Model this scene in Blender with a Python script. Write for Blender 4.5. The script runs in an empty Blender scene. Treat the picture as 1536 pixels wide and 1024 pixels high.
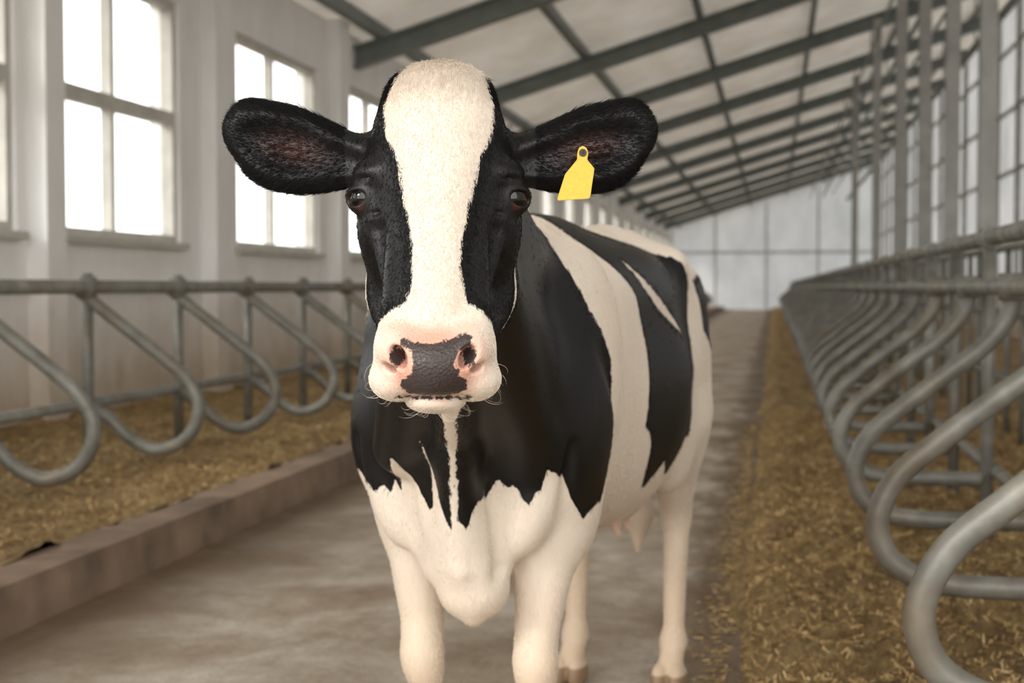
import bpy, math, random
import numpy as np
from mathutils import Vector, noise as mnoise
random.seed(4); rng=np.random.default_rng(7)
scene=bpy.context.scene
D=bpy.data
YAW=math.radians(10.41)
CAM_H=1.25
# ------------------------------------------------------------------ helpers
def link(o,parent=None):
    scene.collection.objects.link(o)
    if parent is not None: o.parent=parent
    return o
def rotz(a):
    c,s=math.cos(a),math.sin(a)
    return np.array([[c,-s,0],[s,c,0],[0,0,1.0]])
def roty(a):
    c,s=math.cos(a),math.sin(a)
    return np.array([[c,0,s],[0,1.0,0],[-s,0,c]])
def mesh_np(name,V,F,mats=(),smooth=True):
    me=D.meshes.new(name)
    V=np.asarray(V,dtype=np.float32); F=np.asarray(F,dtype=np.int32)
    n=F.shape[1]
    me.vertices.add(len(V)); me.vertices.foreach_set('co',V.ravel())
    me.loops.add(F.size); me.loops.foreach_set('vertex_index',F.ravel())
    me.polygons.add(len(F)); me.polygons.foreach_set('loop_start',np.arange(0,F.size,n,dtype=np.int32))
    me.update(calc_edges=True); me.validate()
    for m in mats: me.materials.append(m)
    if smooth: me.polygons.foreach_set('use_smooth',np.ones(len(me.polygons),dtype=bool))
    me.update()
    return me
class MB:
    def __init__(s): s.v=[]; s.f=[]; s.sm=[]
    def box(s,x0,x1,y0,y1,z0,z1):
        b=len(s.v)
        s.v+=[(x0,y0,z0),(x1,y0,z0),(x1,y1,z0),(x0,y1,z0),(x0,y0,z1),(x1,y0,z1),(x1,y1,z1),(x0,y1,z1)]
        s.f+=[tuple(b+i for i in q) for q in ((0,3,2,1),(4,5,6,7),(0,1,5,4),(1,2,6,5),(2,3,7,6),(3,0,4,7))]; s.sm+=[False]*6
    def hexa(s,pts):
        b=len(s.v); s.v+=[tuple(p) for p in pts]
        s.f+=[tuple(b+i for i in q) for q in ((0,3,2,1),(4,5,6,7),(0,1,5,4),(1,2,6,5),(2,3,7,6),(3,0,4,7))]; s.sm+=[False]*6
    def quad(s,pts):
        b=len(s.v); s.v+=[tuple(p) for p in pts]; s.f.append((b,b+1,b+2,b+3)); s.sm.append(False)
    def tube(s,pts,r,n=10):
        P=[Vector(p) for p in pts]; b=len(s.v)
        t=(P[1]-P[0]).normalized(); up=Vector((0,0,1)) if abs(t.z)<.9 else Vector((0,1,0))
        u=t.cross(up).normalized()
        for i,p in enumerate(P):
            if i==0: t=P[1]-P[0]
            elif i==len(P)-1: t=P[-1]-P[-2]
            else: t=P[i+1]-P[i-1]
            t.normalize(); u=(u-t*u.dot(t)).normalized(); w=t.cross(u)
            for k in range(n):
                a=2*math.pi*k/n; q=p+(u*math.cos(a)+w*math.sin(a))*r; s.v.append(tuple(q))
        for i in range(len(P)-1):
            for k in range(n):
                a=b+i*n+k; c=b+i*n+(k+1)%n
                s.f.append((a,c,c+n,a+n)); s.sm.append(True)
        s.f.append(tuple(b+k for k in range(n))[::-1]); s.sm.append(False)
        s.f.append(tuple(b+(len(P)-1)*n+k for k in range(n))); s.sm.append(False)
    def build(s,name,mat,parent=None):
        me=D.meshes.new(name); me.from_pydata(s.v,[],s.f); me.update()
        me.polygons.foreach_set('use_smooth',np.array(s.sm,dtype=bool))
        if mat: me.materials.append(mat)
        return link(D.objects.new(name,me),parent)
def catmull(P,sub=6):
    P=[Vector(p) for p in P]; Q=[P[0]*2-P[1]]+P+[P[-1]*2-P[-2]]; out=[]
    for i in range(1,len(Q)-2):
        for k in range(sub):
            t=k/sub
            out.append(.5*((2*Q[i])+(Q[i+1]-Q[i-1])*t+(2*Q[i-1]-5*Q[i]+4*Q[i+1]-Q[i+2])*t*t+(3*Q[i]-Q[i-1]-3*Q[i+1]+Q[i+2])*t**3))
    out.append(P[-1]); return out
# ------------------------------------------------------------------ materials
class NT:
    def __init__(s,name):
        s.m=D.materials.new(name); s.m.use_nodes=True; s.t=s.m.node_tree; s.n=s.t.nodes; s.l=s.t.links
        s.b=s.n['Principled BSDF']; s.out=s.n['Material Output']
    def lk(s,a,b): s.l.new(a,b)
    def coord(s,scale=(1,1,1),kind='Object'):
        tc=s.n.new('ShaderNodeTexCoord'); mp=s.n.new('ShaderNodeMapping'); mp.inputs['Scale'].default_value=scale
        s.lk(tc.outputs[kind],mp.inputs['Vector']); return mp.outputs['Vector']
    def noise(s,vec,scale,detail=4,rough=.55,dist=0):
        n=s.n.new('ShaderNodeTexNoise'); n.inputs['Scale'].default_value=scale; n.inputs['Detail'].default_value=detail
        n.inputs['Roughness'].default_value=rough; n.inputs['Distortion'].default_value=dist
        s.lk(vec,n.inputs['Vector']); return n.outputs['Fac']
    def ramp(s,fac,stops):
        r=s.n.new('ShaderNodeValToRGB'); e=r.color_ramp.elements
        while len(e)<len(stops): e.new(.5)
        for i,(p,c) in enumerate(stops):
            e[i].position=p; e[i].color=(*c,1) if len(c)==3 else c
        s.lk(fac,r.inputs['Fac']); return r.outputs['Color']
    def mix(s,fac,a,b,mode='MIX'):
        m=s.n.new('ShaderNodeMix'); m.data_type='RGBA'; m.blend_type=mode
        for sock,val in ((m.inputs[0],fac),(m.inputs[6],a),(m.inputs[7],b)):
            if isinstance(val,(int,float)): sock.default_value=val
            elif isinstance(val,tuple): sock.default_value=(*val,1)
            else: s.lk(val,sock)
        return m.outputs[2]
    def math(s,op,a,b=0.0,clamp=False):
        m=s.n.new('ShaderNodeMath'); m.operation=op; m.use_clamp=clamp
        for i,val in enumerate((a,b)):
            if isinstance(val,(int,float)): m.inputs[i].default_value=val
            else: s.lk(val,m.inputs[i])
        return m.outputs[0]
    def mr(s,v,a,b,c=0.,d=1.,smooth=True):
        m=s.n.new('ShaderNodeMapRange'); m.interpolation_type='SMOOTHSTEP' if smooth else 'LINEAR'
        s.lk(v,m.inputs['Value'])
        for k,x in zip(('From Min','From Max','To Min','To Max'),(a,b,c,d)): m.inputs[k].default_value=x
        return m.outputs['Result']
    def bump(s,h,strength=.3,dist=.01):
        b=s.n.new('ShaderNodeBump'); b.inputs['Strength'].default_value=strength; b.inputs['Distance'].default_value=dist
        s.lk(h,b.inputs['Height']); s.lk(b.outputs['Normal'],s.b.inputs['Normal']); return b
    def col(s,c): 
        if isinstance(c,tuple): s.b.inputs['Base Color'].default_value=(*c,1)
        else: s.lk(c,s.b.inputs['Base Color'])
    def set(s,**k):
        for a,b in k.items(): s.b.inputs[a.replace('_',' ')].default_value=b
def M_metal():
    t=NT('galvanised_steel'); v=t.coord()
    c=t.ramp(t.noise(v,9,6),[(.3,(.12,.117,.098)),(.55,(.195,.190,.165)),(.8,(.29,.285,.25))])
    d=t.ramp(t.noise(v,3,5),[(.5,(0,0,0)),(.72,(1,1,1))])
    t.col(t.mix(t.math('MULTIPLY',d,.55),c,(.17,.115,.06))); t.set(Metallic=.15,Roughness=.46)
    t.bump(t.noise(v,60,4),.25,.003); return t.m
def M_wall():
    t=NT('painted_wall'); v=t.coord((1,1,.45)); vz=t.coord()
    sep=t.n.new('ShaderNodeSeparateXYZ'); t.lk(vz,sep.inputs[0])
    c=t.ramp(t.noise(v,2.2,6,.6),[(.3,(.86,.845,.81)),(.6,(.94,.935,.92))])
    low=t.mr(t.math('ADD',sep.outputs[2],t.math('MULTIPLY',t.noise(v,3,5),.9)),.6,1.9,1,0)
    stain=t.mix(t.noise(v,5,6),(.38,.28,.17),(.72,.63,.51))
    t.col(t.mix(low,c,stain)); t.set(Roughness=.8); t.bump(t.noise(vz,30,5),.2,.01); return t.m
def M_plain(name,c,rough=.6,metal=0.,var=.15,scale=4,bump=.1):
    t=NT(name); v=t.coord()
    t.col(t.ramp(t.noise(v,scale,5),[(.3,tuple(x*(1-var) for x in c)),(.7,tuple(min(1,x*(1+var)) for x in c))]))
    t.set(Roughness=rough,Metallic=metal); t.bump(t.noise(v,scale*12,4),bump,.004); return t.m
def M_floor():
    t=NT('dirty_concrete'); v=t.coord()
    n1=t.noise(v,1.5,9,.68,.3); n2=t.noise(t.coord((1,.35,1)),6,7,.65)
    c=t.ramp(n1,[(.32,(.25,.18,.12)),(.5,(.42,.35,.27)),(.64,(.60,.54,.455))])
    c=t.mix(t.math('MULTIPLY',t.ramp(n2,[(.45,(0,0,0)),(.70,(1,1,1))]),.5),c,(.24,.16,.095))
    c=t.mix(t.math('MULTIPLY',t.ramp(t.noise(v,38,6,.7),[(.52,(0,0,0)),(.68,(1,1,1))]),.4),c,(.15,.095,.05))
    sep=t.n.new('ShaderNodeSeparateXYZ'); t.lk(v,sep.inputs[0])
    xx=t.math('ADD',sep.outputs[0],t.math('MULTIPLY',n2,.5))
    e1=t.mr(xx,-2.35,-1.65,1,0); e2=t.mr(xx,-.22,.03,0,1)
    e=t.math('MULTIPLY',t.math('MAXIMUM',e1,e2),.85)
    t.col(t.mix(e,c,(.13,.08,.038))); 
    t.lk(t.mr(n1,.35,.7,.75,.42),t.b.inputs['Roughness'])
    t.bump(t.noise(v,25,8,.7),.6,.016); return t.m
def M_straw():
    t=NT('straw_bedding'); v=t.coord(); w=t.coord((1,.6,1))
    c=t.ramp(t.noise(w,26,9,.75,.6),[(.30,(.15,.08,.028)),(.45,(.42,.27,.105)),(.60,(.66,.47,.21)),(.8,(.80,.63,.34))])
    d=t.ramp(t.noise(v,2.2,5),[(.35,(.62,.57,.52)),(.65,(1.,1.,1.))])
    t.col(t.mix(1.,c,d,'MULTIPLY')); t.set(Roughness=.9)
    t.bump(t.noise(v,40,8,.75,.5),1.,.04); return t.m
def M_stalk():
    t=NT('straw_stalk'); g=t.n.new('ShaderNodeNewGeometry')
    t.col(t.ramp(g.outputs['Random Per Island'],[(0,(.22,.125,.04)),(.4,(.47,.30,.115)),(.75,(.64,.45,.19)),(1,(.78,.60,.32))])); t.set(Roughness=.8); return t.m
def two_sided(name,scale,c0,c1,f,vs):
    t=NT(name); v=t.coord(vs)
    c=t.ramp(t.noise(v,scale,6,.6),[(.3,c0),(.7,c1)])
    tr=t.n.new('ShaderNodeBsdfTranslucent'); df=t.n.new('ShaderNodeBsdfDiffuse'); mx=t.n.new('ShaderNodeMixShader'); mx.inputs[0].default_value=f
    t.lk(c,tr.inputs[0]); t.lk(c,df.inputs[0]); t.lk(tr.outputs[0],mx.inputs[1]); t.lk(df.outputs[0],mx.inputs[2]); t.lk(mx.outputs[0],t.out.inputs[0]); return t.m
def M_glass():
    t=NT('window_pane'); tr=t.n.new('ShaderNodeBsdfTransparent'); gl=t.n.new('ShaderNodeBsdfGlossy'); gl.inputs['Roughness'].default_value=.05
    tr.inputs[0].default_value=(.78,.79,.79,1)
    mx=t.n.new('ShaderNodeMixShader'); mx.inputs[0].default_value=.05
    t.lk(tr.outputs[0],mx.inputs[1]); t.lk(gl.outputs[0],mx.inputs[2]); t.lk(mx.outputs[0],t.out.inputs[0]); return t.m
metal=M_metal(); wallm=M_wall(); floorm=M_floor(); strawm=M_straw(); stalkm=M_stalk(); glassm=M_glass()
ceilm=two_sided('ceiling_panels',1.1,(.68,.615,.53),(.87,.83,.76),.93,(1,.6,1))
polym=two_sided('polycarbonate_sheet',1.1,(.50,.51,.515),(.72,.735,.745),.66,(1,1,.5))
polyb=two_sided('end_wall_sheet',.7,(.52,.54,.55),(.70,.72,.73),.76,(1,1,.5))
framem=M_plain('window_frame_paint',(.56,.54,.485),.5)
steelm=M_plain('painted_roof_steel',(.185,.21,.20),.55,.0)
curbm=M_plain('curb_concrete',(.23,.16,.11),.85,0,.4,3,.5)
colm=M_plain('column_steel',(.38,.38,.355),.5,.1)
# ------------------------------------------------------------------ barn shell
XL,XR,YN,YF=-5.5,5.3,-2.6,80.
ZL,ZR=4.6,7.9
def zc(x): return ZL+(ZR-ZL)*(x-XL)/(XR-XL)
b=MB(); b.box(XL-.3,XR+.3,YN,YF+.3,-.2,0); b.build('floor',floorm)
wins=[(-1.1,1.6),(2.8,5.6),(6.7,9.7),(10.35,12.65),(14.1,16.8)]+[(18.+3.85*k,20.6+3.85*k) for k in range(16)]
SZ,TZ=1.66,3.9
b=MB(); b.box(XL-.3,XL,YN,YF,0,SZ); b.box(XL-.3,XL,YN,YF,TZ,ZL-.02)
y=YN
for (a,c) in wins:
    b.box(XL-.3,XL,y,a,SZ,TZ); y=c
b.box(XL-.3,XL,y,YF,SZ,TZ)
for yy in (13.35,17.4):
    b.box(XL,XL+.16,yy-.2,yy+.2,0,ZL)
for k in range(10): b.box(XL,XL+.14,21.25+3.85*k-.2,21.25+3.85*k+.2,0,ZL)
b.box(XL,XL+.16,9.85,10.15,0,ZL); b.box(XL,XL+.16,6.0,6.3,0,ZL)
b.box(XL,XL+.08,YN,YF,1.22,1.28)
b.build('wall_left',wallm)
for i,(a,c) in enumerate(wins):
    b=MB(); t=.07; x0,x1=XL-.16,XL-.04
    b.box(x0,x1,a,c,SZ,SZ+t); b.box(x0,x1,a,c,TZ-t,TZ); b.box(x0,x1,a,a+t,SZ+t,TZ-t); b.box(x0,x1,c-t,c,SZ+t,TZ-t)
    m=(a+c)/2-.12; b.box(x0+.01,x1-.01,m-.035,m+.035,SZ+t,TZ-t)
    if i<4: b.box(x0,x1,a+t,m-.035,2.76,2.88); b.box(x0,x1,m+.035,c-t,2.76,2.88)
    b.box(XL-.2,XL+.07,a-.05,c+.05,SZ-.06,SZ-.002)
    o=b.build('window_%d'%(i+1),framem)
    g=MB(); g.quad([(XL-.10,a+t,SZ+t),(XL-.10,c-t,SZ+t),(XL-.10,c-t,TZ-t),(XL-.10,a+t,TZ-t)]); g.build('pane',glassm,o)
# right wall
b=MB(); b.quad([(XR,YN,1.1),(XR,YF,1.1),(XR,YF,ZR-.02),(XR,YN,ZR-.02)]); rw=b.build('wall_right',polym)
b=MB(); b.box(XR-.02,XR+.2,YN,YF,0,1.1); b.build('plinth',wallm,rw)
b=MB()
for k in range(28): b.box(XR-.12,XR-.003,YN+2.94*k,YN+2.94*k+.12,1.1,ZR-.1)
for z in (2.4,3.8,5.2,6.6): b.box(XR-.08,XR-.003,YN,YF,z,z+.08)
b.build('frame',colm,rw)
# far wall
b=MB(); b.quad([(XL,YF,0),(XR,YF,0),(XR,YF,ZR),(XL,YF,ZL)])
bw=b.build('wall_back',polyb)
b=MB()
for x in (-3.2,-.4,2.4): b.box(x-.05,x+.05,YF-.08,YF-.001,0,zc(x)-.3)
for z in (3.1,): b.box(XL,XR,YF-.1,YF-.001,z,z+.12)
b.build('frame',M_plain('end_frame_paint',(.45,.45,.43),.6),bw)
# ceiling
b=MB(); b.quad([(XL-.4,YN,zc(XL-.4)),(XR+.3,YN,zc(XR+.3)),(XR+.3,YF+.3,zc(XR+.3)),(XL-.4,YF+.3,zc(XL-.4))])
b.build('ceiling',ceilm)
b=MB()
def slope_box(x0,x1,y0,y1,drop0,drop1):
    b.hexa([(x0,y0,zc(x0)-drop1),(x1,y0,zc(x1)-drop1),(x1,y1,zc(x1)-drop1),(x0,y1,zc(x0)-drop1),
            (x0,y0,zc(x0)-drop0),(x1,y0,zc(x1)-drop0),(x1,y1,zc(x1)-drop0),(x0,y1,zc(x0)-drop0)])
ys=[.5,6.5,12.5,18.4]+[24.2+5.4*k for k in range(10)]
for yy in ys:
    slope_box(XL+.01,XR-.2,yy-.11,yy+.11,.16,.20); slope_box(XL+.01,XR-.2,yy-.11,yy+.11,.42,.46); slope_box(XL+.01,XR-.2,yy-.03,yy+.03,.20,.42)
for k in range(6):
    x=XL+.35+1.95*k; slope_box(x-.05,x+.05,YN,YF,.01,.16)
b.build('roof_beams',steelm)
b=MB()
for x,z,r in ((2.6,6.15,.05),(3.1,6.3,.035),(3.9,6.0,.08),(1.9,6.0,.03)):
    b.tube([(x,YN+.2,z),(x,YF-.3,z)],r,8)
for yy in ys[2:]:
    for x,z in ((2.6,6.15),(3.9,6.0),(1.9,6.0)): b.box(x-.015,x+.015,yy-.02,yy+.02,z,zc(x)-.45)
b.build('ceiling_pipes',steelm)
# curb
CX=-2.68
b=MB()
b.hexa([(CX-.25,YN,0),(CX,YN,0),(CX,YF-.2,0),(CX-.25,YF-.2,0),(CX-.25,YN,.18),(CX-.02,YN,.18),(CX-.02,YF-.2,.18),(CX-.25,YF-.2,.18)])
b.build('concrete_curb',curbm)
# ------------------------------------------------------------------ straw beds
def bed(name,xs,ys_,hf):
    V=[];F=[]
    for yy in ys_:
        for x in xs: V.append((x,yy,hf(x,yy)))
    nx=len(xs)
    for j in range(len(ys_)-1):
        for i in range(nx-1):
            a=j*nx+i; F.append((a,a+1,a+1+nx,a+nx))
    return link(D.objects.new(name,mesh_np(name,V,F,[strawm])))
yarr=[-2.5,-2.]+list(np.arange(-1.5,12,.05))+list(np.arange(12,30,.3))+list(np.arange(30,79.8,1.2))
def hR(x,y):
    n=mnoise.fractal(Vector((x*2.2,y*2.2,1.)),1.,2.,4); n2=mnoise.noise(Vector((0.3,y*1.7,5)))
    e=max(0,min(1,(x+.20-.10*n2-.03*mnoise.noise(Vector((x*3,y*8,2))))/.28)); e=e*e*(3-2*e)
    return -.03+e*(.15+.06*n+.07*mnoise.noise(Vector((x*7,y*7,0)))+.03*mnoise.noise(Vector((x*16,y*16,4))))
def hL(x,y):
    n=mnoise.fractal(Vector((x*2.,y*2.,9.)),1.,2.,4)
    return .17+.03*n+.012+.05*max(0,min(1,(-3.4-x)))+.035*mnoise.noise(Vector((x*8,y*8,3)))
bedR=bed('straw_bedding',list(np.arange(-.45,2.6,.045))+[3,3.6,4.2,4.8,5.27],yarr,hR)
bedL=bed('straw_bedding.001',list(np.arange(-5.49,CX-.22,.08))+[CX-.22],yarr,hL)
def stalks(n,x0,x1,y0,y1,hf,parent,edge=False):
    X=rng.uniform(x0,x1,n); Y=y0+(y1-y0)*rng.uniform(0,1,n)**1.35
    if edge:
        m=int(n*.035); X[:m]=-.14-np.abs(rng.normal(0,.06,m))
    Z=np.array([max(hf(x,y),0.0) for x,y in zip(X,Y)])+.003
    th=rng.uniform(0,2*np.pi,n); ti=rng.normal(0,.4,n)
    if edge: ti[:int(n*.035)]*=.05
    L=rng.uniform(.012,.042,n); W=rng.uniform(.0009,.0020,n)*(1+Y/10)
    d=np.stack([np.cos(th)*np.cos(ti),np.sin(th)*np.cos(ti),np.abs(np.sin(ti))],1)
    s=np.stack([-np.sin(th),np.cos(th),rng.uniform(-.5,.5,n)],1)
    c=np.stack([X,Y,Z],1); a=c-d*(L*.3)[:,None]; e=c+d*(L*.7)[:,None]; a[:,2]=np.maximum(a[:,2],.002)
    V=np.stack([a-s*W[:,None],a+s*W[:,None],e+s*W[:,None],e-s*W[:,None]],1).reshape(-1,3)
    F=np.arange(4*n).reshape(-1,4)
    link(D.objects.new('stalks',mesh_np('stalks',V,F,[stalkm],False)),parent)
stalks(110000,-.10,2.4,1.2,13,hR,bedR,True)
stalks(42000,-5.33,CX-.25,3.5,16,hL,bedL)
# ------------------------------------------------------------------ stall railings
profR=[(.86,1.25),(.845,1.14),(.76,1.03),(.62,.92),(.47,.80),(.36,.70),(.305,.58),(.33,.47),(.42,.405),(.56,.385),(.75,.385),(.93,.385)]
b=MB()
def prof(pr,y): return [(x,y,z) for x,z in pr]
for k in range(-1,64):
    yy=3.05+1.2*k; n=14 if k<6 else 7
    if yy<.5: continue
    b.tube(catmull(prof(profR,yy),7 if k<6 else 3),.034,n)
    b.tube([(.95,yy,0),(.95,yy,1.50)],.03,n)
    b.tube([(.86,yy,1.20),(.86,yy,1.30)],.05,n); b.tube([(.95,yy-.05,1.47),(.95,yy+.05,1.47)],.052,n)
b.tube([(.95,.6,1.47),(.95,79,1.47)],.037,14); b.tube([(.86,.6,1.25),(.86,79,1.25)],.034,14); b.tube([(.99,.6,.42),(.99,79,.42)],.028,12)
b.build('stall_railing',metal)
profL=[(-4.05,1.24),(-3.77,1.03),(-3.50,.83),(-3.36,.71),(-3.29,.57),(-3.32,.43),(-3.42,.33),(-3.57,.295),(-3.72,.36),(-3.84,.47),(-3.97,.54)]
b=MB()
for k in range(-3,58):
    yy=6.5+1.30*k; n=14 if k<6 else 7
    if yy>78: break
    b.tube(catmull(prof(profL,yy),7 if k<6 else 3),.038,n)
    b.tube([(-3.98,yy,.15),(-3.98,yy,1.33)],.033,n)
    b.tube([(-3.98,yy,1.18),(-3.98,yy,1.31)],.055,n)
b.tube([(-3.98,2.5,1.25),(-3.98,78,1.25)],.042,14); b.tube([(-3.98,2.5,.56),(-3.98,78,.56)],.032,14)
b.build('stall_railing.001',metal)
# feed barrier behind the right stalls + columns up to the roof
b=MB()
for k in range(0,110):
    yy=2.2+.7*k
    if yy<78: b.tube([(1.75,yy,0),(1.75,yy,1.55)],.024,6)
for z in (.55,1.05,1.55): b.tube([(1.75,2.,z),(1.75,78.5,z)],.034,8)
b.build('feed_barrier',metal)
for i,yy in enumerate((11.3,13.9,16.6,19.6,23.2,28.5,36.)):
    b=MB(); w=.075; x=1.95; h=zc(x)-.47
    b.box(x-w,x+w,yy-w,yy-w+.02,0,h); b.box(x-w,x+w,yy+w-.02,yy+w,0,h); b.box(x-.012,x+.012,yy-w+.02,yy+w-.02,0,h); b.box(x-.13,x+.13,yy-.13,yy+.13,0,.03)
    b.build('roof_column' if i==0 else 'roof_column.%03d'%i,colm)

# ================================================================== COW
OH=np.array([-.115,2.2,0]); RH=rotz(math.radians(.6))
OL=np.array([-.07,3.15,0]); RL=rotz(math.radians(-17.7))
FH=(OH,RH); FL=(OL,RL); FC=(np.zeros(3),np.eye(3))
prims=[]
def E(fr,c,r,k=.03,op='u',R=None):
    O,Q=fr; prims.append(('e',O+Q@np.array(c,float),np.array(r,float),Q if R is None else Q@R,k,op))
def C(fr,a,b_,ra,rb,k=.03,op='u'):
    O,Q=fr; prims.append(('c',O+Q@np.array(a,float),O+Q@np.array(b_,float),(ra,rb),k,op))
S=(-1,1)
# ---- trunk
E(FL,(0,.42,1.01),(.265,.52,.40),.06)
E(FL,(0,.80,.965),(.312,.50,.385),.08)
E(FL,(0,1.15,1.08),(.26,.38,.31),.08)
C(FL,(0,.05,1.31),(0,1.38,1.355),.095,.065,.09)
C(FL,(0,1.38,1.355),(0,1.52,1.30),.06,.04,.05)
for s in S:
    E(FL,(s*.18,.09,1.07),(.115,.20,.28),.06)
    E(FL,(s*.17,-.03,.93),(.115,.14,.17),.06)
    E(FL,(s*.12,.75,1.23),(.13,.50,.13),.08)
    C(FL,(s*.04,1.08,1.345),(s*.205,1.09,1.312),.060,.050,.06)
    E(FL,(s*.13,1.26,1.22),(.13,.26,.13),.07)
    E(FL,(s*.085,1.50,1.25),(.045,.05,.05),.05)
    E(FL,(s*.18,1.28,.98),(.11,.20,.30),.07)
    E(FL,(s*.20,1.10,.80),(.075,.12,.15),.06)
    C(FL,(s*.18,1.25,.86),(s*.16,1.43,.55),.112,.047,.06)
    E(FL,(s*.16,1.45,.545),(.038,.058,.07),.03)
    C(FL,(s*.16,1.44,.50),(s*.16,1.40,.15),.040,.031,.03)
    E(FL,(s*.16,1.40,.14),(.041,.045,.045),.02)
    C(FL,(s*.16,1.39,.12),(s*.16,1.35,.06),.037,.04,.02)
    for q in S: E(FL,(s*.16+q*.026,1.335,.03),(.031,.068,.055),.008)
    E(FL,(s*.335,1.02,1.16),(.05,.10,.12),.08,'s')
    # fore leg
    E(FL,(s*.17,.04,.81),(.095,.125,.19),.05)
    C(FL,(s*.158,.01,.76),(s*.135,-.01,.50),.082,.048,.03)
    E(FL,(s*.133,-.018,.43),(.050,.050,.072),.03)
    C(FL,(s*.132,0,.38),(s*.13,.01,.15),.037,.031,.03)
    E(FL,(s*.13,.01,.14),(.042,.044,.045),.02)
    C(FL,(s*.13,.0,.12),(s*.13,-.04,.06),.037,.04,.02)
    for q in S: E(FL,(s*.13+q*.026,-.05,.03),(.031,.068,.055),.008)
E(FL,(0,-.06,.93),(.20,.18,.28),.06)
C(FL,(0,-.16,.86),(.028,-.13,.615),.085,.078,.06)
for s in S:
    C(FL,(s*.13,-.10,.80),(s*.05,-.13,.66),.05,.04,.04)
    E(FL,(s*.155,-.115,.80),(.055,.06,.12),.03,'u',roty(math.radians(s*14)))
C(FL,(-.010,-.246,.92),(.028,-.210,.66),.018,.015,.012)                            # keel
C(FL,(.028,-.210,.66),(.035,-.15,.55),.015,.020,.018)
for s in S:
    C(FL,(s*.085,-.240,.90),(s*.097,-.17,.66),.012,.019,.028,'s')
    C(FL,(s*.048,-.258,.84),(s*.062,-.225,.64),.010,.013,.020,'s')
    C(FL,(s*.235,-.13,.92),(s*.225,-.09,.70),.009,.015,.030,'s')
    C(FL,(s*.30,-.02,1.12),(s*.30,.22,.80),.009,.011,.04,'s')
    C(FL,(s*.06,-.12,.60),(s*.10,-.08,.64),.004,.01,.03,'s')
    C(FL,(s*.27,.30,.70),(s*.30,.30,1.10),.003,.003,.05,'s')
E(FL,(0,1.10,.65),(.13,.15,.11),.04)
for s in S:
    for yy in (1.04,1.16): C(FL,(s*.06,yy,.57),(s*.065,yy,.53),.014,.010,.015)
C(FL,(0,1.53,1.31),(0,1.62,1.15),.035,.026,.03); C(FL,(0,1.62,1.15),(0,1.60,.72),.024,.018,.02); C(FL,(0,1.60,.72),(0,1.60,.50),.03,.045,.03); C(FL,(0,1.60,.50),(0,1.60,.38),.045,.01,.03)
# ---- neck
C(FC,(-.115,2.40,1.42),(-.045,3.25,1.24),.105,.16,.09)
C(FC,(-.115,2.42,1.30),(-.075,3.05,1.04),.10,.20,.08)
C(FC,(-.115,2.46,1.17),(-.118,2.84,.92),.022,.035,.05)
C(FC,(-.118,2.84,.92),(-.095,2.97,.68),.035,.04,.05)
for s in S: C(FC,(-.11+s*.06,2.5,1.24),(-.10+s*.13,2.95,.92),.05,.06,.04)
# ---- head
E(FH,(0,.10,1.49),(.10,.11,.10),.03)
E(FH,(0,.06,1.45),(.103,.07,.13),.04)
E(FH,(0,.10,1.552),(.083,.07,.056),.03)
E(FH,(0,.135,1.42),(.11,.11,.12),.04)
for s in S:
    E(FH,(s*.097,.048,1.427),(.038,.040,.026),.016)
    E(FH,(s*.086,.075,1.35),(.045,.062,.075),.035)
    E(FH,(s*.073,.135,1.29),(.047,.085,.115),.030)
    C(FH,(s*.075,.135,1.235),(s*.036,-.03,1.122),.042,.033,.025)
    E(FH,(s*.115,.045,1.39),(.031,.030,.028),.010)       # lid bulge
    C(FH,(s*.098,.030,1.362),(s*.078,-.02,1.25),.012,.010,.018)   # facial crest
C(FH,(0,.045,1.41),(0,-.06,1.21),.080,.058,.05)
for s in S: 
    C(FH,(s*.050,-.008,1.31),(s*.056,-.085,1.18),.026,.028,.02)
    C(FH,(s*.098,-.002,1.335),(s*.080,-.035,1.22),.005,.005,.028,'s')
E(FH,(0,-.085,1.142),(.088,.070,.055),.03)
for s in S:
    E(FH,(s*.050,-.115,1.157),(.037,.050,.038),.016)
    E(FH,(s*.056,-.092,1.114),(.042,.050,.034),.014)
E(FH,(0,-.132,1.136),(.055,.043,.045),.02)
E(FH,(0,-.078,1.080),(.045,.050,.019),.005)
for s in S:
    C(FH,(0,-.134,1.089),(s*.050,-.124,1.087),.0035,.0035,.006,'s')
    C(FH,(s*.050,-.124,1.087),(s*.095,-.060,1.102),.0035,.003,.006,'s')
    # nostrils
    E(FH,(s*.051,-.162,1.150),(.0110,.038,.0180),.007,'s',rotz(math.radians(s*30))@roty(math.radians(s*25)))
    E(FH,(s*.066,-.150,1.133),(.012,.028,.006),.006,'s',rotz(math.radians(s*35))@roty(math.radians(s*-25)))
    # eye opening
    n=np.array([s*.60,-.80,0]); c=np.array([s*.115,.045,1.388])+n*.030
    E(FH,c,(.0200,.022,.0125),.0035,'s',rotz(math.radians(s*37))@roty(math.radians(s*12)))
    C(FH,(s*.085,.010,1.420),(s*.135,.020,1.418),.001,.001,.008,'s')
    C(FH,(s*.090,.006,1.365),(s*.125,.015,1.360),.001,.001,.008,'s')
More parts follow.
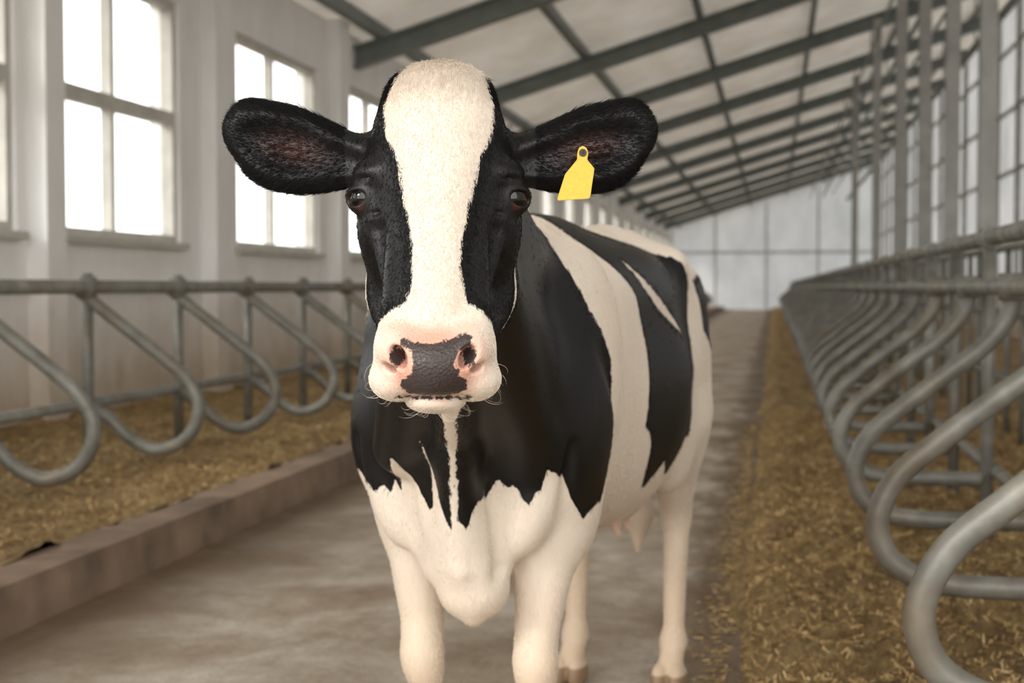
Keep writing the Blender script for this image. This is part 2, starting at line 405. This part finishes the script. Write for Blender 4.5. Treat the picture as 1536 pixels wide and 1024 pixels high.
# ears
for s in S:
    C(FH,(s*.085,.13,1.455),(s*.17,.125,1.462),.044,.034,.03)
    Rr=roty(math.radians(-s*15))@rotz(math.radians(s*8))
    E(FH,(s*.205,.125,1.466),(.095,.030,.055),.02,'u',Rr)
    E(FH,(s*.258,.122,1.480),(.082,.026,.064),.02,'u',Rr)
    E(FH,(s*.305,.122,1.505),(.046,.019,.046),.02,'u',roty(math.radians(-s*35)))
    E(FH,(s*.235,.122,1.453),(.078,.022,.046),.02,'u',roty(math.radians(s*-4)))
    E(FH,(s*.242,.084,1.473),(.092,.030,.046),.014,'s',Rr)
    E(FH,(s*.165,.082,1.455),(.05,.022,.024),.012,'s',Rr)
    C(FH,(s*.17,.110,1.452),(s*.27,.112,1.470),.006,.004,.015)

def field(x0,x1,y0,y1,z0,z1,h):
    gx=np.arange(x0,x1,h,dtype=np.float32); gy=np.arange(y0,y1,h,dtype=np.float32); gz=np.arange(z0,z1,h,dtype=np.float32)
    F=np.full((len(gx),len(gy),len(gz)),.3,dtype=np.float32)
    for p in prims:
        typ,a,b_,c_,k,op=p; mg=.10 if op=='u' else .05
        if typ=='e': mr_=max(b_); lo=a-mr_-mg; hi=a+mr_+mg
        else: rr=max(c_); lo=np.minimum(a,b_)-rr-mg; hi=np.maximum(a,b_)+rr+mg
        sl=[]
        for g,l,u in zip((gx,gy,gz),lo,hi):
            i0=int(np.searchsorted(g,l)); i1=int(np.searchsorted(g,u)); sl.append(slice(i0,i1))
        if any(s_.stop-s_.start<1 for s_ in sl): continue
        X,Y,Z=np.meshgrid(gx[sl[0]],gy[sl[1]],gz[sl[2]],indexing='ij',sparse=True)
        if typ=='e':
            R=c_; dx,dy,dz=X-a[0],Y-a[1],Z-a[2]
            q=[(R[0,i]*dx+R[1,i]*dy+R[2,i]*dz) for i in range(3)]
            k0=np.sqrt(sum((q[i]/b_[i])**2 for i in range(3))); k1=np.sqrt(sum((q[i]/b_[i]**2)**2 for i in range(3)))+1e-6
            d=k0*(k0-1)/k1
        else:
            ba=b_-a; L=ba@ba; dx,dy,dz=X-a[0],Y-a[1],Z-a[2]
            t=np.clip((dx*ba[0]+dy*ba[1]+dz*ba[2])/L,0,1)
            d=np.sqrt((dx-t*ba[0])**2+(dy-t*ba[1])**2+(dz-t*ba[2])**2)-(c_[0]+(c_[1]-c_[0])*t)
        f=F[tuple(sl)]
        if op=='u':
            hh=np.clip(.5+.5*(f-d)/k,0,1); F[tuple(sl)]=f*(1-hh)+d*hh-k*hh*(1-hh)
        else:
            d=-d; hh=np.clip(.5-.5*(f-d)/k,0,1); F[tuple(sl)]=f*(1-hh)+d*hh+k*hh*(1-hh)
    F=np.maximum(F,-gz[None,None,:])
    return F,np.array([x0,y0,z0])
def nets(F,o,h):
    s=F<0
    cnt=np.zeros(tuple(n-1 for n in F.shape),dtype=np.int8)
    offs=[(i,j,k) for i in (0,1) for j in (0,1) for k in (0,1)]
    nx,ny,nz=cnt.shape
    for i,j,k in offs: cnt+=s[i:i+nx,j:j+ny,k:k+nz]
    act=(cnt>0)&(cnt<8); idx=np.argwhere(act)
    vid=np.full(cnt.shape,-1,dtype=np.int32); vid[act]=np.arange(len(idx))
    cv=np.stack([F[idx[:,0]+i,idx[:,1]+j,idx[:,2]+k] for i,j,k in offs],1)
    acc=np.zeros((len(idx),3)); num=np.zeros(len(idx))
    for a in range(8):
        for c in range(a+1,8):
            A=np.array(offs[a]);B=np.array(offs[c])
            if np.abs(A-B).sum()!=1: continue
            fa,fb=cv[:,a],cv[:,c]; cr=(fa<0)!=(fb<0)
            t=np.where(cr,fa/np.where(cr,fa-fb,1),0)
            acc+=np.where(cr[:,None],A+(B-A)*t[:,None],0); num+=cr
    V=o+(idx+acc/num[:,None])*h
    Q=[]
    for ax in range(3):
        sl0=[slice(None)]*3; sl1=[slice(None)]*3; sl0[ax]=slice(0,-1); sl1[ax]=slice(1,None)
        A=s[tuple(sl0)];B=s[tuple(sl1)]; e=np.argwhere(A!=B)
        u,w=[(1,2),(2,0),(0,1)][ax]
        ok=(e[:,u]>0)&(e[:,w]>0)&(e[:,u]<cnt.shape[u])&(e[:,w]<cnt.shape[w]); e=e[ok]
        ins=A[e[:,0],e[:,1],e[:,2]]
        def g(du,dw):
            q=e.copy(); q[:,u]+=du; q[:,w]+=dw; return vid[q[:,0],q[:,1],q[:,2]]
        q=np.stack([g(-1,-1),g(0,-1),g(0,0),g(-1,0)],1)
        q[~ins]=q[~ins][:,::-1]; Q.append(q)
    return V,np.concatenate(Q)
h1=.0032; Fh,oh=field(-.52,.30,1.96,2.524,1.02,1.66,h1); Vh,Qh=nets(Fh,oh,h1)
h2=.0075; Fb,ob=field(-.48,.80,2.512,4.86,-.024,1.60,h2); Vb,Qb=nets(Fb,ob,h2)
del Fh,Fb
print('cow verts',len(Vh),len(Vb))
def segdist(px,pz,P):
    P=np.array(P,float); n=len(P); d=np.full(px.shape,1e9); ins=np.zeros(px.shape,bool)
    for i in range(n):
        a=P[i];b_=P[(i+1)%n]; ba=b_-a; L=ba@ba+1e-12
        t=np.clip(((px-a[0])*ba[0]+(pz-a[1])*ba[1])/L,0,1)
        d=np.minimum(d,np.hypot(px-a[0]-t*ba[0],pz-a[1]-t*ba[1]))
        cr=((a[1]>pz)!=(b_[1]>pz))&(px<(b_[0]-a[0])*(pz-a[1])/((b_[1]-a[1]) if abs(b_[1]-a[1])>1e-9 else 1e-9)+a[0]); ins^=cr
    return np.where(ins,d,-d)
blaze=[(-.050,1.60),(-.070,1.572),(-.084,1.535),(-.082,1.49),(-.066,1.46),(-.054,1.43),(-.049,1.385),(-.040,1.344),(-.035,1.31),(-.034,1.26),(-.043,1.228),(-.061,1.205),(-.085,1.18),(-.12,1.16),(-.13,1.05),(.13,1.05),(.12,1.16),(.080,1.178),(.056,1.205),(.043,1.24),(.036,1.28),(.039,1.323),(.048,1.364),(.055,1.405),(.066,1.447),(.083,1.49),(.086,1.535),(.072,1.58),(.05,1.64),(-.035,1.66)]
nosep=[(-.050,1.180),(-.033,1.172),(-.006,1.167),(.018,1.174),(.050,1.183),(.058,1.178),(.052,1.166),(.036,1.160),(.032,1.140),(.038,1.122),(.050,1.116),(.047,1.100),(.02,1.092),(-.02,1.092),(-.042,1.098),(-.050,1.112),(-.032,1.124),(-.028,1.142),(-.030,1.157),(-.046,1.165)]
P2=[(.25,1.50),(.30,1.38),(.38,1.30),(.46,1.23),(.50,1.12),(.49,1.0),(.48,.90),(.54,.87),(.60,.76),(.64,.72),(.70,.79),(.78,.74),(.86,.80),(1.04,.83),(1.10,1.0),(1.10,1.17),(1.11,1.26),(1.04,1.335),(.9,1.37),(.70,1.39),(.50,1.42),(.42,1.50)]
P2s=[(.48,1.312),(.58,1.265),(.70,1.21),(.90,1.115),(.78,1.148),(.64,1.195),(.55,1.245)]
P3=[(1.17,1.27),(1.34,1.30),(1.46,1.15),(1.34,1.05),(1.21,1.12)]
P2m=[(.55,1.50),(.60,1.25),(.50,1.1),(.45,.9),(.62,.72),(.95,.80),(1.25,.75),(1.35,1.0),(1.25,1.2),(1.1,1.3),(.95,1.50)]
def attrs(V):
    pH=(V-OH)@RH; pL=(V-OL)@RL
    hx,hy,hz=pH.T; x,y,z=pL.T
    wb=np.minimum(segdist(hx,hz,blaze),.135-hy); wb=np.where(hz<1.19,np.minimum(wb,(-.01-hy)+.35*(1.19-hz)),wb)
    wm=.108-np.sqrt((hx)**2+(hy+.095)**2+(hz-1.13)**2)
    wj=np.minimum(1.118+.55*(hy+.03)-hz,.25-hy)
    rim=np.minimum(np.minimum(hy-.118+.5*np.maximum(1.20-hz,0),1.285-hz),np.abs(hx)-.06)
    head=-np.maximum(np.maximum(np.maximum(wb,wm),wj),rim)
    fz=np.interp(z,[.5,.74,.88,1.0,1.08,1.2,1.33,1.41,1.6],[.0,.02,.07,.07,.045,-.03,-.05,.0,.05])
    bt=np.interp(x,[-.5,-.31,-.27,-.25,-.235,-.207,-.18,-.16,-.14,-.125,-.11,-.098,-.085,-.07,-.053,-.03,-.015,-.008,.0,.01,.022,.03,.045,.06,.075,.09,.11,.125,.14,.155,.167,.18,.19,.205,.22,.232,.245,.258,.27,.30],
                   [.86,.86,.84,.85,.82,.83,.81,.83,.81,.845,.815,.88,.905,.875,.83,.79,.80,.96,.87,.80,.765,.75,.775,.755,.80,.825,.855,.835,.84,.81,.80,.825,.83,.87,.865,.80,.75,.77,.79,.86])
    cx=V[:,0]+.117; sw=np.interp(V[:,2],[.7,.88,1.0,1.06,1.12,1.2],[.004,.007,.012,.035,.055,.06]); 
    strip=np.minimum(sw-np.abs(cx),2.97-V[:,1]); strip=np.minimum(strip,1.18-V[:,2])
    strip=np.where(V[:,1]<2.6,np.minimum(strip,1.15-V[:,2]),strip)
    front=np.minimum(np.minimum(fz-y,z-bt),-strip)
    side=np.maximum(np.minimum(segdist(y,z,P2),-segdist(y,z,P2s)),segdist(y,z,P3))
    sidem=segdist(y+.02,z,P2m)
    body=np.maximum(front,np.where(x>-.06,side,sidem))
    t=np.clip((V[:,1]-2.42)/.1,0,1)
    blk=head*(1-t)+body*t
    nose=np.where((hy<-.10),segdist(hx,hz,nosep),-.2)
    for s in S:   # shade in the nostril recess, painted dark through the nose mask
        q=(pH-np.array([s*.051,-.150,1.150])); nose=np.maximum(nose,np.where(hy>-.158,.011-np.sqrt(q[:,0]**2+(q[:,1]*.4)**2+(q[:,2]*.75)**2),-.2))
    nose=np.maximum(nose,np.where(np.abs(hx)<.055,np.minimum(.0024-np.abs(hz-1.088),-.085-hy),-.2))  # shade in the mouth crease, painted as a thin dark line
    dm=np.sqrt((hx/1.15)**2+(hy+.165)**2+((hz-1.142)/.95)**2); pink=np.clip((.090-dm)/.045,0,1)*(hy<-.05)
    for s in S:
        q=pH-np.array([s*.235,.11,1.472]); c,sn=math.cos(math.radians(15)),math.sin(math.radians(15))*s
        u=(q[:,0]*c+q[:,2]*sn); w=(-q[:,0]*sn+q[:,2]*c)
        ear=np.clip((1-np.sqrt((u/.080)**2+(w/.034)**2))/.7,0,1)*(q[:,1]<.02)*(np.abs(u)<.1)
        pink=np.maximum(pink,ear*.6)
        de=np.sqrt(((pH-np.array([s*.126,.016,1.373]))**2).sum(1)); pink=np.maximum(pink,np.clip((.013-de)/.004,0,1)*.5)
    ud=np.clip((.70-z)/.06,0,1)*(y>.85)*(y<1.3)*(np.abs(x)<.14)*(z>.44)
    pink=np.maximum(pink,ud*.5)
    return blk,nose,pink
V=np.concatenate([Vh,Vb]); Q=np.concatenate([Qh,Qb+len(Vh)])
blk,nose,pink=attrs(V)
VL=(V-OL)@RL
def M_coat():
    t=NT('cow_coat')
    at={}
    for a in ('blk','nose','pink'):
        n=t.n.new('ShaderNodeAttribute'); n.attribute_name=a; at[a]=n.outputs['Fac']
    v=t.coord(); vs=t.coord((1,1,.16)); sep=t.n.new('ShaderNodeSeparateXYZ'); t.lk(v,sep.inputs[0])
    hair=t.noise(vs,190,3,.6); fr=t.noise(vs,60,4,.6); big=t.noise(v,7,4)
    e=t.math('ADD',at['blk'],t.math('MULTIPLY',t.math('SUBTRACT',fr,.5),.022))
    e=t.math('ADD',e,t.math('MULTIPLY',t.math('SUBTRACT',big,.5),.018))
    bf=t.mr(e,-.0015,.0015)
    white=t.mix(hair,(.68,.59,.49),(.84,.76,.66)); white=t.mix(t.math('MULTIPLY',t.ramp(big,[(.45,(0,0,0)),(.75,(1,1,1))]),.35),white,(.71,.58,.44))
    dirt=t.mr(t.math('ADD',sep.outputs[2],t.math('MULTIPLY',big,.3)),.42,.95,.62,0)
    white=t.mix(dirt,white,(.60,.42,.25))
    black=t.mix(hair,(.0025,.0025,.003),(.008,.0075,.0075))
    c=t.mix(bf,white,black)
    pcol=t.mix(t.noise(v,40,4),(.58,.28,.20),(.74,.43,.33))
    earc=t.mix(bf,pcol,(.085,.032,.023))
    c=t.mix(at['pink'],c,earc)
    ne=t.math('ADD',at['nose'],t.math('MULTIPLY',t.math('SUBTRACT',t.noise(v,110,5,.7),.5),.022))
    nf=t.mr(ne,-.0012,.0012)
    ncol=t.mix(t.noise(v,260,3),(.018,.013,.013),(.080,.062,.056))
    c=t.mix(nf,c,ncol)
    hoof=t.mr(sep.outputs[2],.05,.06,1,0); c=t.mix(hoof,c,(.30,.20,.12))
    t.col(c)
    t.lk(t.mr(at['pink'],0,1,.42,.38),t.b.inputs['Roughness'])
    t.b.inputs['Specular IOR Level'].default_value=.33
    vo=t.n.new('ShaderNodeTexVoronoi'); vo.inputs['Scale'].default_value=230; t.lk(v,vo.inputs['Vector'])
    h=t.mix(at['pink'],t.math('MULTIPLY',hair,.18),vo.outputs['Distance'])
    h=t.math('ADD',h,t.math('MULTIPLY',t.noise(t.coord((1,1,.35)),12,2),.5))
    t.bump(h,.3,.004)
    return t.m
coat=M_coat()
cow=link(D.objects.new('cow',None))
wl=rotz(YAW)@OL; cow.location=(wl[0],wl[1],0); cow.rotation_euler=(0,0,YAW-math.radians(17.7))
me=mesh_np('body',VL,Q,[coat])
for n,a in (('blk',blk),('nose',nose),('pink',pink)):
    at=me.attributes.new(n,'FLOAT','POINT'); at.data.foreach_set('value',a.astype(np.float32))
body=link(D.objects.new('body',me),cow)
def C2L(p): return (np.asarray(p,float)-OL)@RL
def H2L(p): return C2L(OH+RH@np.array(p,float))
# --- eyes
def simple(name,c,rough,coat_=0):
    t=NT(name); v=t.coord(); t.col(t.mix(t.noise(v,150,3),tuple(x*.6 for x in c),c)); t.set(Roughness=rough); t.b.inputs['Coat Weight'].default_value=coat_; t.b.inputs['Coat Roughness'].default_value=.03; return t.m
sclera=simple('eye_sclera',(.09,.045,.035),.25,0); iris=simple('eye_iris',(.022,.010,.005),.06,0); pupil=simple('eye_pupil',(.0015,.0015,.002),.05,0)
import bmesh
for s,nm in ((-1,'eye_right'),(1,'eye_left')):
    bm=bmesh.new(); bmesh.ops.create_uvsphere(bm,u_segments=48,v_segments=40,radius=.0255)
    for f in bm.faces:
        c=f.calc_center_median(); a=math.degrees(math.acos(max(-1,min(1,c.z/.0254))))
        f.material_index=0 if a>42 else (1 if a>26 else 2); f.smooth=True
    m=D.meshes.new(nm); bm.to_mesh(m); bm.free()
    for q in (sclera,iris,pupil): m.materials.append(q)
    o=link(D.objects.new(nm,m),cow); o.location=H2L((s*.115,.045,1.388))
    d=RL.T@(RH@np.array([s*.52,-.85,0.0])); o.rotation_euler=Vector(d).to_track_quat('Z','Y').to_euler()
# --- fur strands
def M_fur(name,c1,c2,sp):
    t=NT(name); v=t.coord(); t.col(t.mix(t.noise(v,60,3),c1,c2)); t.set(Roughness=.5); t.b.inputs['Specular IOR Level'].default_value=sp; return t.m
furB=M_fur('fur_black',(.002,.002,.0025),(.007,.0065,.0065),.16); furW=M_fur('fur_white',(.70,.61,.505),(.86,.78,.68),.25)
tri=VL[Q]; e1=tri[:,1]-tri[:,0]; e2=tri[:,3]-tri[:,0]; N=np.cross(e1,e2); A=np.linalg.norm(N,axis=1); N=N/(A[:,None]+1e-12)
cen=V[Q].mean(1); cH=(cen-OH)@RH
def strands(name,count,weight,direc,length,rad,rnd=.16,lift=1.):
    w=A*np.maximum(weight,0); w/=w.sum(); fi=rng.choice(len(Q),count,p=w)
    uv=rng.uniform(0,1,(count,2)); t=tri[fi]
    P=(t[:,0]*(1-uv[:,:1])*(1-uv[:,1:])+t[:,1]*uv[:,:1]*(1-uv[:,1:])+t[:,2]*uv[:,:1]*uv[:,1:]+t[:,3]*(1-uv[:,:1])*uv[:,1:])
    n=N[fi]; d=direc[fi]; d=d-n*(d*n).sum(1)[:,None]
    d=d/(np.linalg.norm(d,axis=1)[:,None]+1e-9)+rng.normal(0,rnd,(count,3))
    L=(length[fi]*rng.uniform(.6,1.25,count))[:,None]
    pts=np.stack([P-n*.001,P+(n*.16*lift+d*.30)*L,P+(n*.22*lift+d*.68)*L,P+(n*.16*lift+d*1.0)*L],1)
    bk=blk[Q[fi]].mean(1)+rng.normal(0,.0012,count)
    for nm,msk,mt in (('fur_black',bk>0,furB),('fur_white',bk<=0,furW)):
        k=int(msk.sum())
        if k==0: continue
        hc=D.hair_curves.new(name+'_'+nm); hc.add_curves([4]*k)
        hc.position_data.foreach_set('vector',pts[msk].astype(np.float32).ravel())
        ra=hc.attributes.get('radius') or hc.attributes.new('radius','FLOAT','POINT')
        rr=np.tile(np.array([1,.9,.6,.1],dtype=np.float32)*rad,k); ra.data.foreach_set('value',rr)
        hc.materials.append(mt); link(D.objects.new(name+'_'+nm,hc),cow)
try:
    isH=cen[:,1]<2.5; bq=blk[Q].mean(1)
    inner=np.clip((bq-.010)/.012,0,1)      # deep inside a black patch: sleek, few raised strands
    skin=np.clip(pink[Q].mean(1),0,1); nsk=(nose[Q].mean(1)>-.004)
    eyed=np.minimum(*[np.linalg.norm(cH-np.array([s*.13,.02,1.388]),axis=1) for s in S])
    ear=(np.abs(cH[:,0])>.15)&(cH[:,2]>1.38)
    poll=np.clip((cH[:,2]-1.53)/.05,0,1)*(~ear)
    mz=np.clip((1.20-cH[:,2])/.03,0,1)*(cH[:,1]<-.02)
    wt=isH*(~nsk)*(eyed>.025)*np.where(ear,1.-.7*skin,np.clip(1-skin*1.6,0,1)*(1-.75*inner))*(1-.4*mz)
    dirH=np.stack([cH[:,0]*1.2,np.full(len(cH),-.25),np.full(len(cH),-1.)],1)
    up=(poll>.2); dirH[up]=np.stack([cH[up,0]*4,np.full(up.sum(),-.8),np.full(up.sum(),-.6)],1)
    dirH[ear]=np.stack([np.sign(cH[ear,0])*1.0,np.full(ear.sum(),-.1),(cH[ear,2]-1.47)*9],1)
    dL=(dirH@RH.T)@RL
    rimE=ear*np.clip((np.abs((cH[:,2]-1.472)-.26*(np.abs(cH[:,0])-.24))-.04)/.02,0,1)
    ln=np.where(ear,.008,.0048)+rimE*.009+poll*.009-mz*.0020
    strands('head',125000,wt,dL,ln,.00030,.14,.8)
    wk=isH*(cH[:,1]<-.02)*(cH[:,2]<1.14)*(np.abs(cH[:,0])>.06)+isH*(cH[:,1]<-.02)*(cH[:,2]<1.080)
    dW=((np.stack([np.sign(cH[:,0])*1.,np.full(len(cH),-.1),np.full(len(cH),-.7)],1))@RH.T)@RL
    sv=blk.copy(); blk[:]=-1; strands('whisker',60,wk*1.,dW,np.full(len(cH),.024),.00016,.2,2.); blk[:]=sv
    VLc=VL[Q].mean(1); wb=(~isH)*(VLc[:,2]>.12)*(1-.97*inner)
    dB=np.stack([np.zeros(len(cH)),np.full(len(cH),.45),np.full(len(cH),-1.)],1)
    strands('body',95000,wb,dB,np.full(len(cH),.009),.00040,.08,.45)
except Exception as ex:
    import traceback; traceback.print_exc()
# --- ear tag
tagm=simple('tag_plastic',(.85,.50,.012),.35)
out=[(.106,1.470),(.112,1.473),(.118,1.470),(.121,1.462),(.119,1.451),(.1305,1.437),(.1235,1.391),(.121,1.389),(.073,1.386),(.0715,1.389),(.084,1.428),(.103,1.451),(.1035,1.462)]
bm=bmesh.new(); yt=2.262
vs=[bm.verts.new(C2L((x,yt-(1.47-z)*.12,z))) for x,z in out]; f=bm.faces.new(vs)
r=bmesh.ops.extrude_face_region(bm,geom=[f]); off=C2L((0,.003,0))-C2L((0,0,0))
bmesh.ops.translate(bm,vec=Vector(off),verts=[g for g in r['geom'] if isinstance(g,bmesh.types.BMVert)])
bmesh.ops.recalc_face_normals(bm,faces=bm.faces); bmesh.ops.bevel(bm,geom=bm.edges[:],offset=.0008,segments=2,affect='EDGES')
m=D.meshes.new('ear_tag'); bm.to_mesh(m); bm.free(); m.materials.append(tagm)
tag=link(D.objects.new('ear_tag',m)); tag.location=cow.location; tag.rotation_euler=cow.rotation_euler
b=MB(); p0=C2L((.112,yt-.004,1.462)); p1=C2L((.112,yt+.045,1.462)); b.tube([p0,p1],.0032,12); p2=C2L((.112,yt-.0015,1.462)); b.tube([p0,p2],.006,16)
b.build('stud',simple('stud_dark',(.03,.02,.01),.4),tag)
# ------------------------------------------------------------------ light, world, camera
w=D.worlds.new('overcast_sky'); scene.world=w; w.use_nodes=True
wn=w.node_tree.nodes; wlk=w.node_tree.links
bg=wn['Background']; tc=wn.new('ShaderNodeTexCoord'); sp=wn.new('ShaderNodeSeparateXYZ'); rp=wn.new('ShaderNodeValToRGB')
wlk.new(tc.outputs['Generated'],sp.inputs[0]); mp=wn.new('ShaderNodeMapRange'); mp.inputs['From Min'].default_value=-1; mp.inputs['From Max'].default_value=1
wlk.new(sp.outputs[2],mp.inputs['Value']); wlk.new(mp.outputs['Result'],rp.inputs['Fac'])
e=rp.color_ramp.elements; e[0].position=.485; e[0].color=(.15,.125,.10,1); e[1].position=.505; e[1].color=(.99,.985,.975,1)
wlk.new(rp.outputs['Color'],bg.inputs[0]); bg.inputs[1].default_value=4.1
sl=D.lights.new('sun','SUN'); sl.energy=1.9; sl.angle=math.radians(12); sl.color=(1,.93,.83)
so=link(D.objects.new('sun',sl)); so.rotation_euler=Vector((.80,1,-.62)).to_track_quat('-Z','Y').to_euler(); so.location=(-2,-6,6)
cd=D.cameras.new('camera'); cam=link(D.objects.new('camera',cd)); cam.location=(0,0,CAM_H)
cam.rotation_euler=(math.radians(90-2.2),0,YAW); cd.lens=50; cd.sensor_width=36; cd.clip_start=.05; cd.clip_end=300
cd.dof.use_dof=True; cd.dof.focus_distance=2.2; cd.dof.aperture_fstop=4.5
scene.camera=cam
scene.view_settings.view_transform='Standard'; scene.view_settings.look='None'; scene.view_settings.exposure=-.10
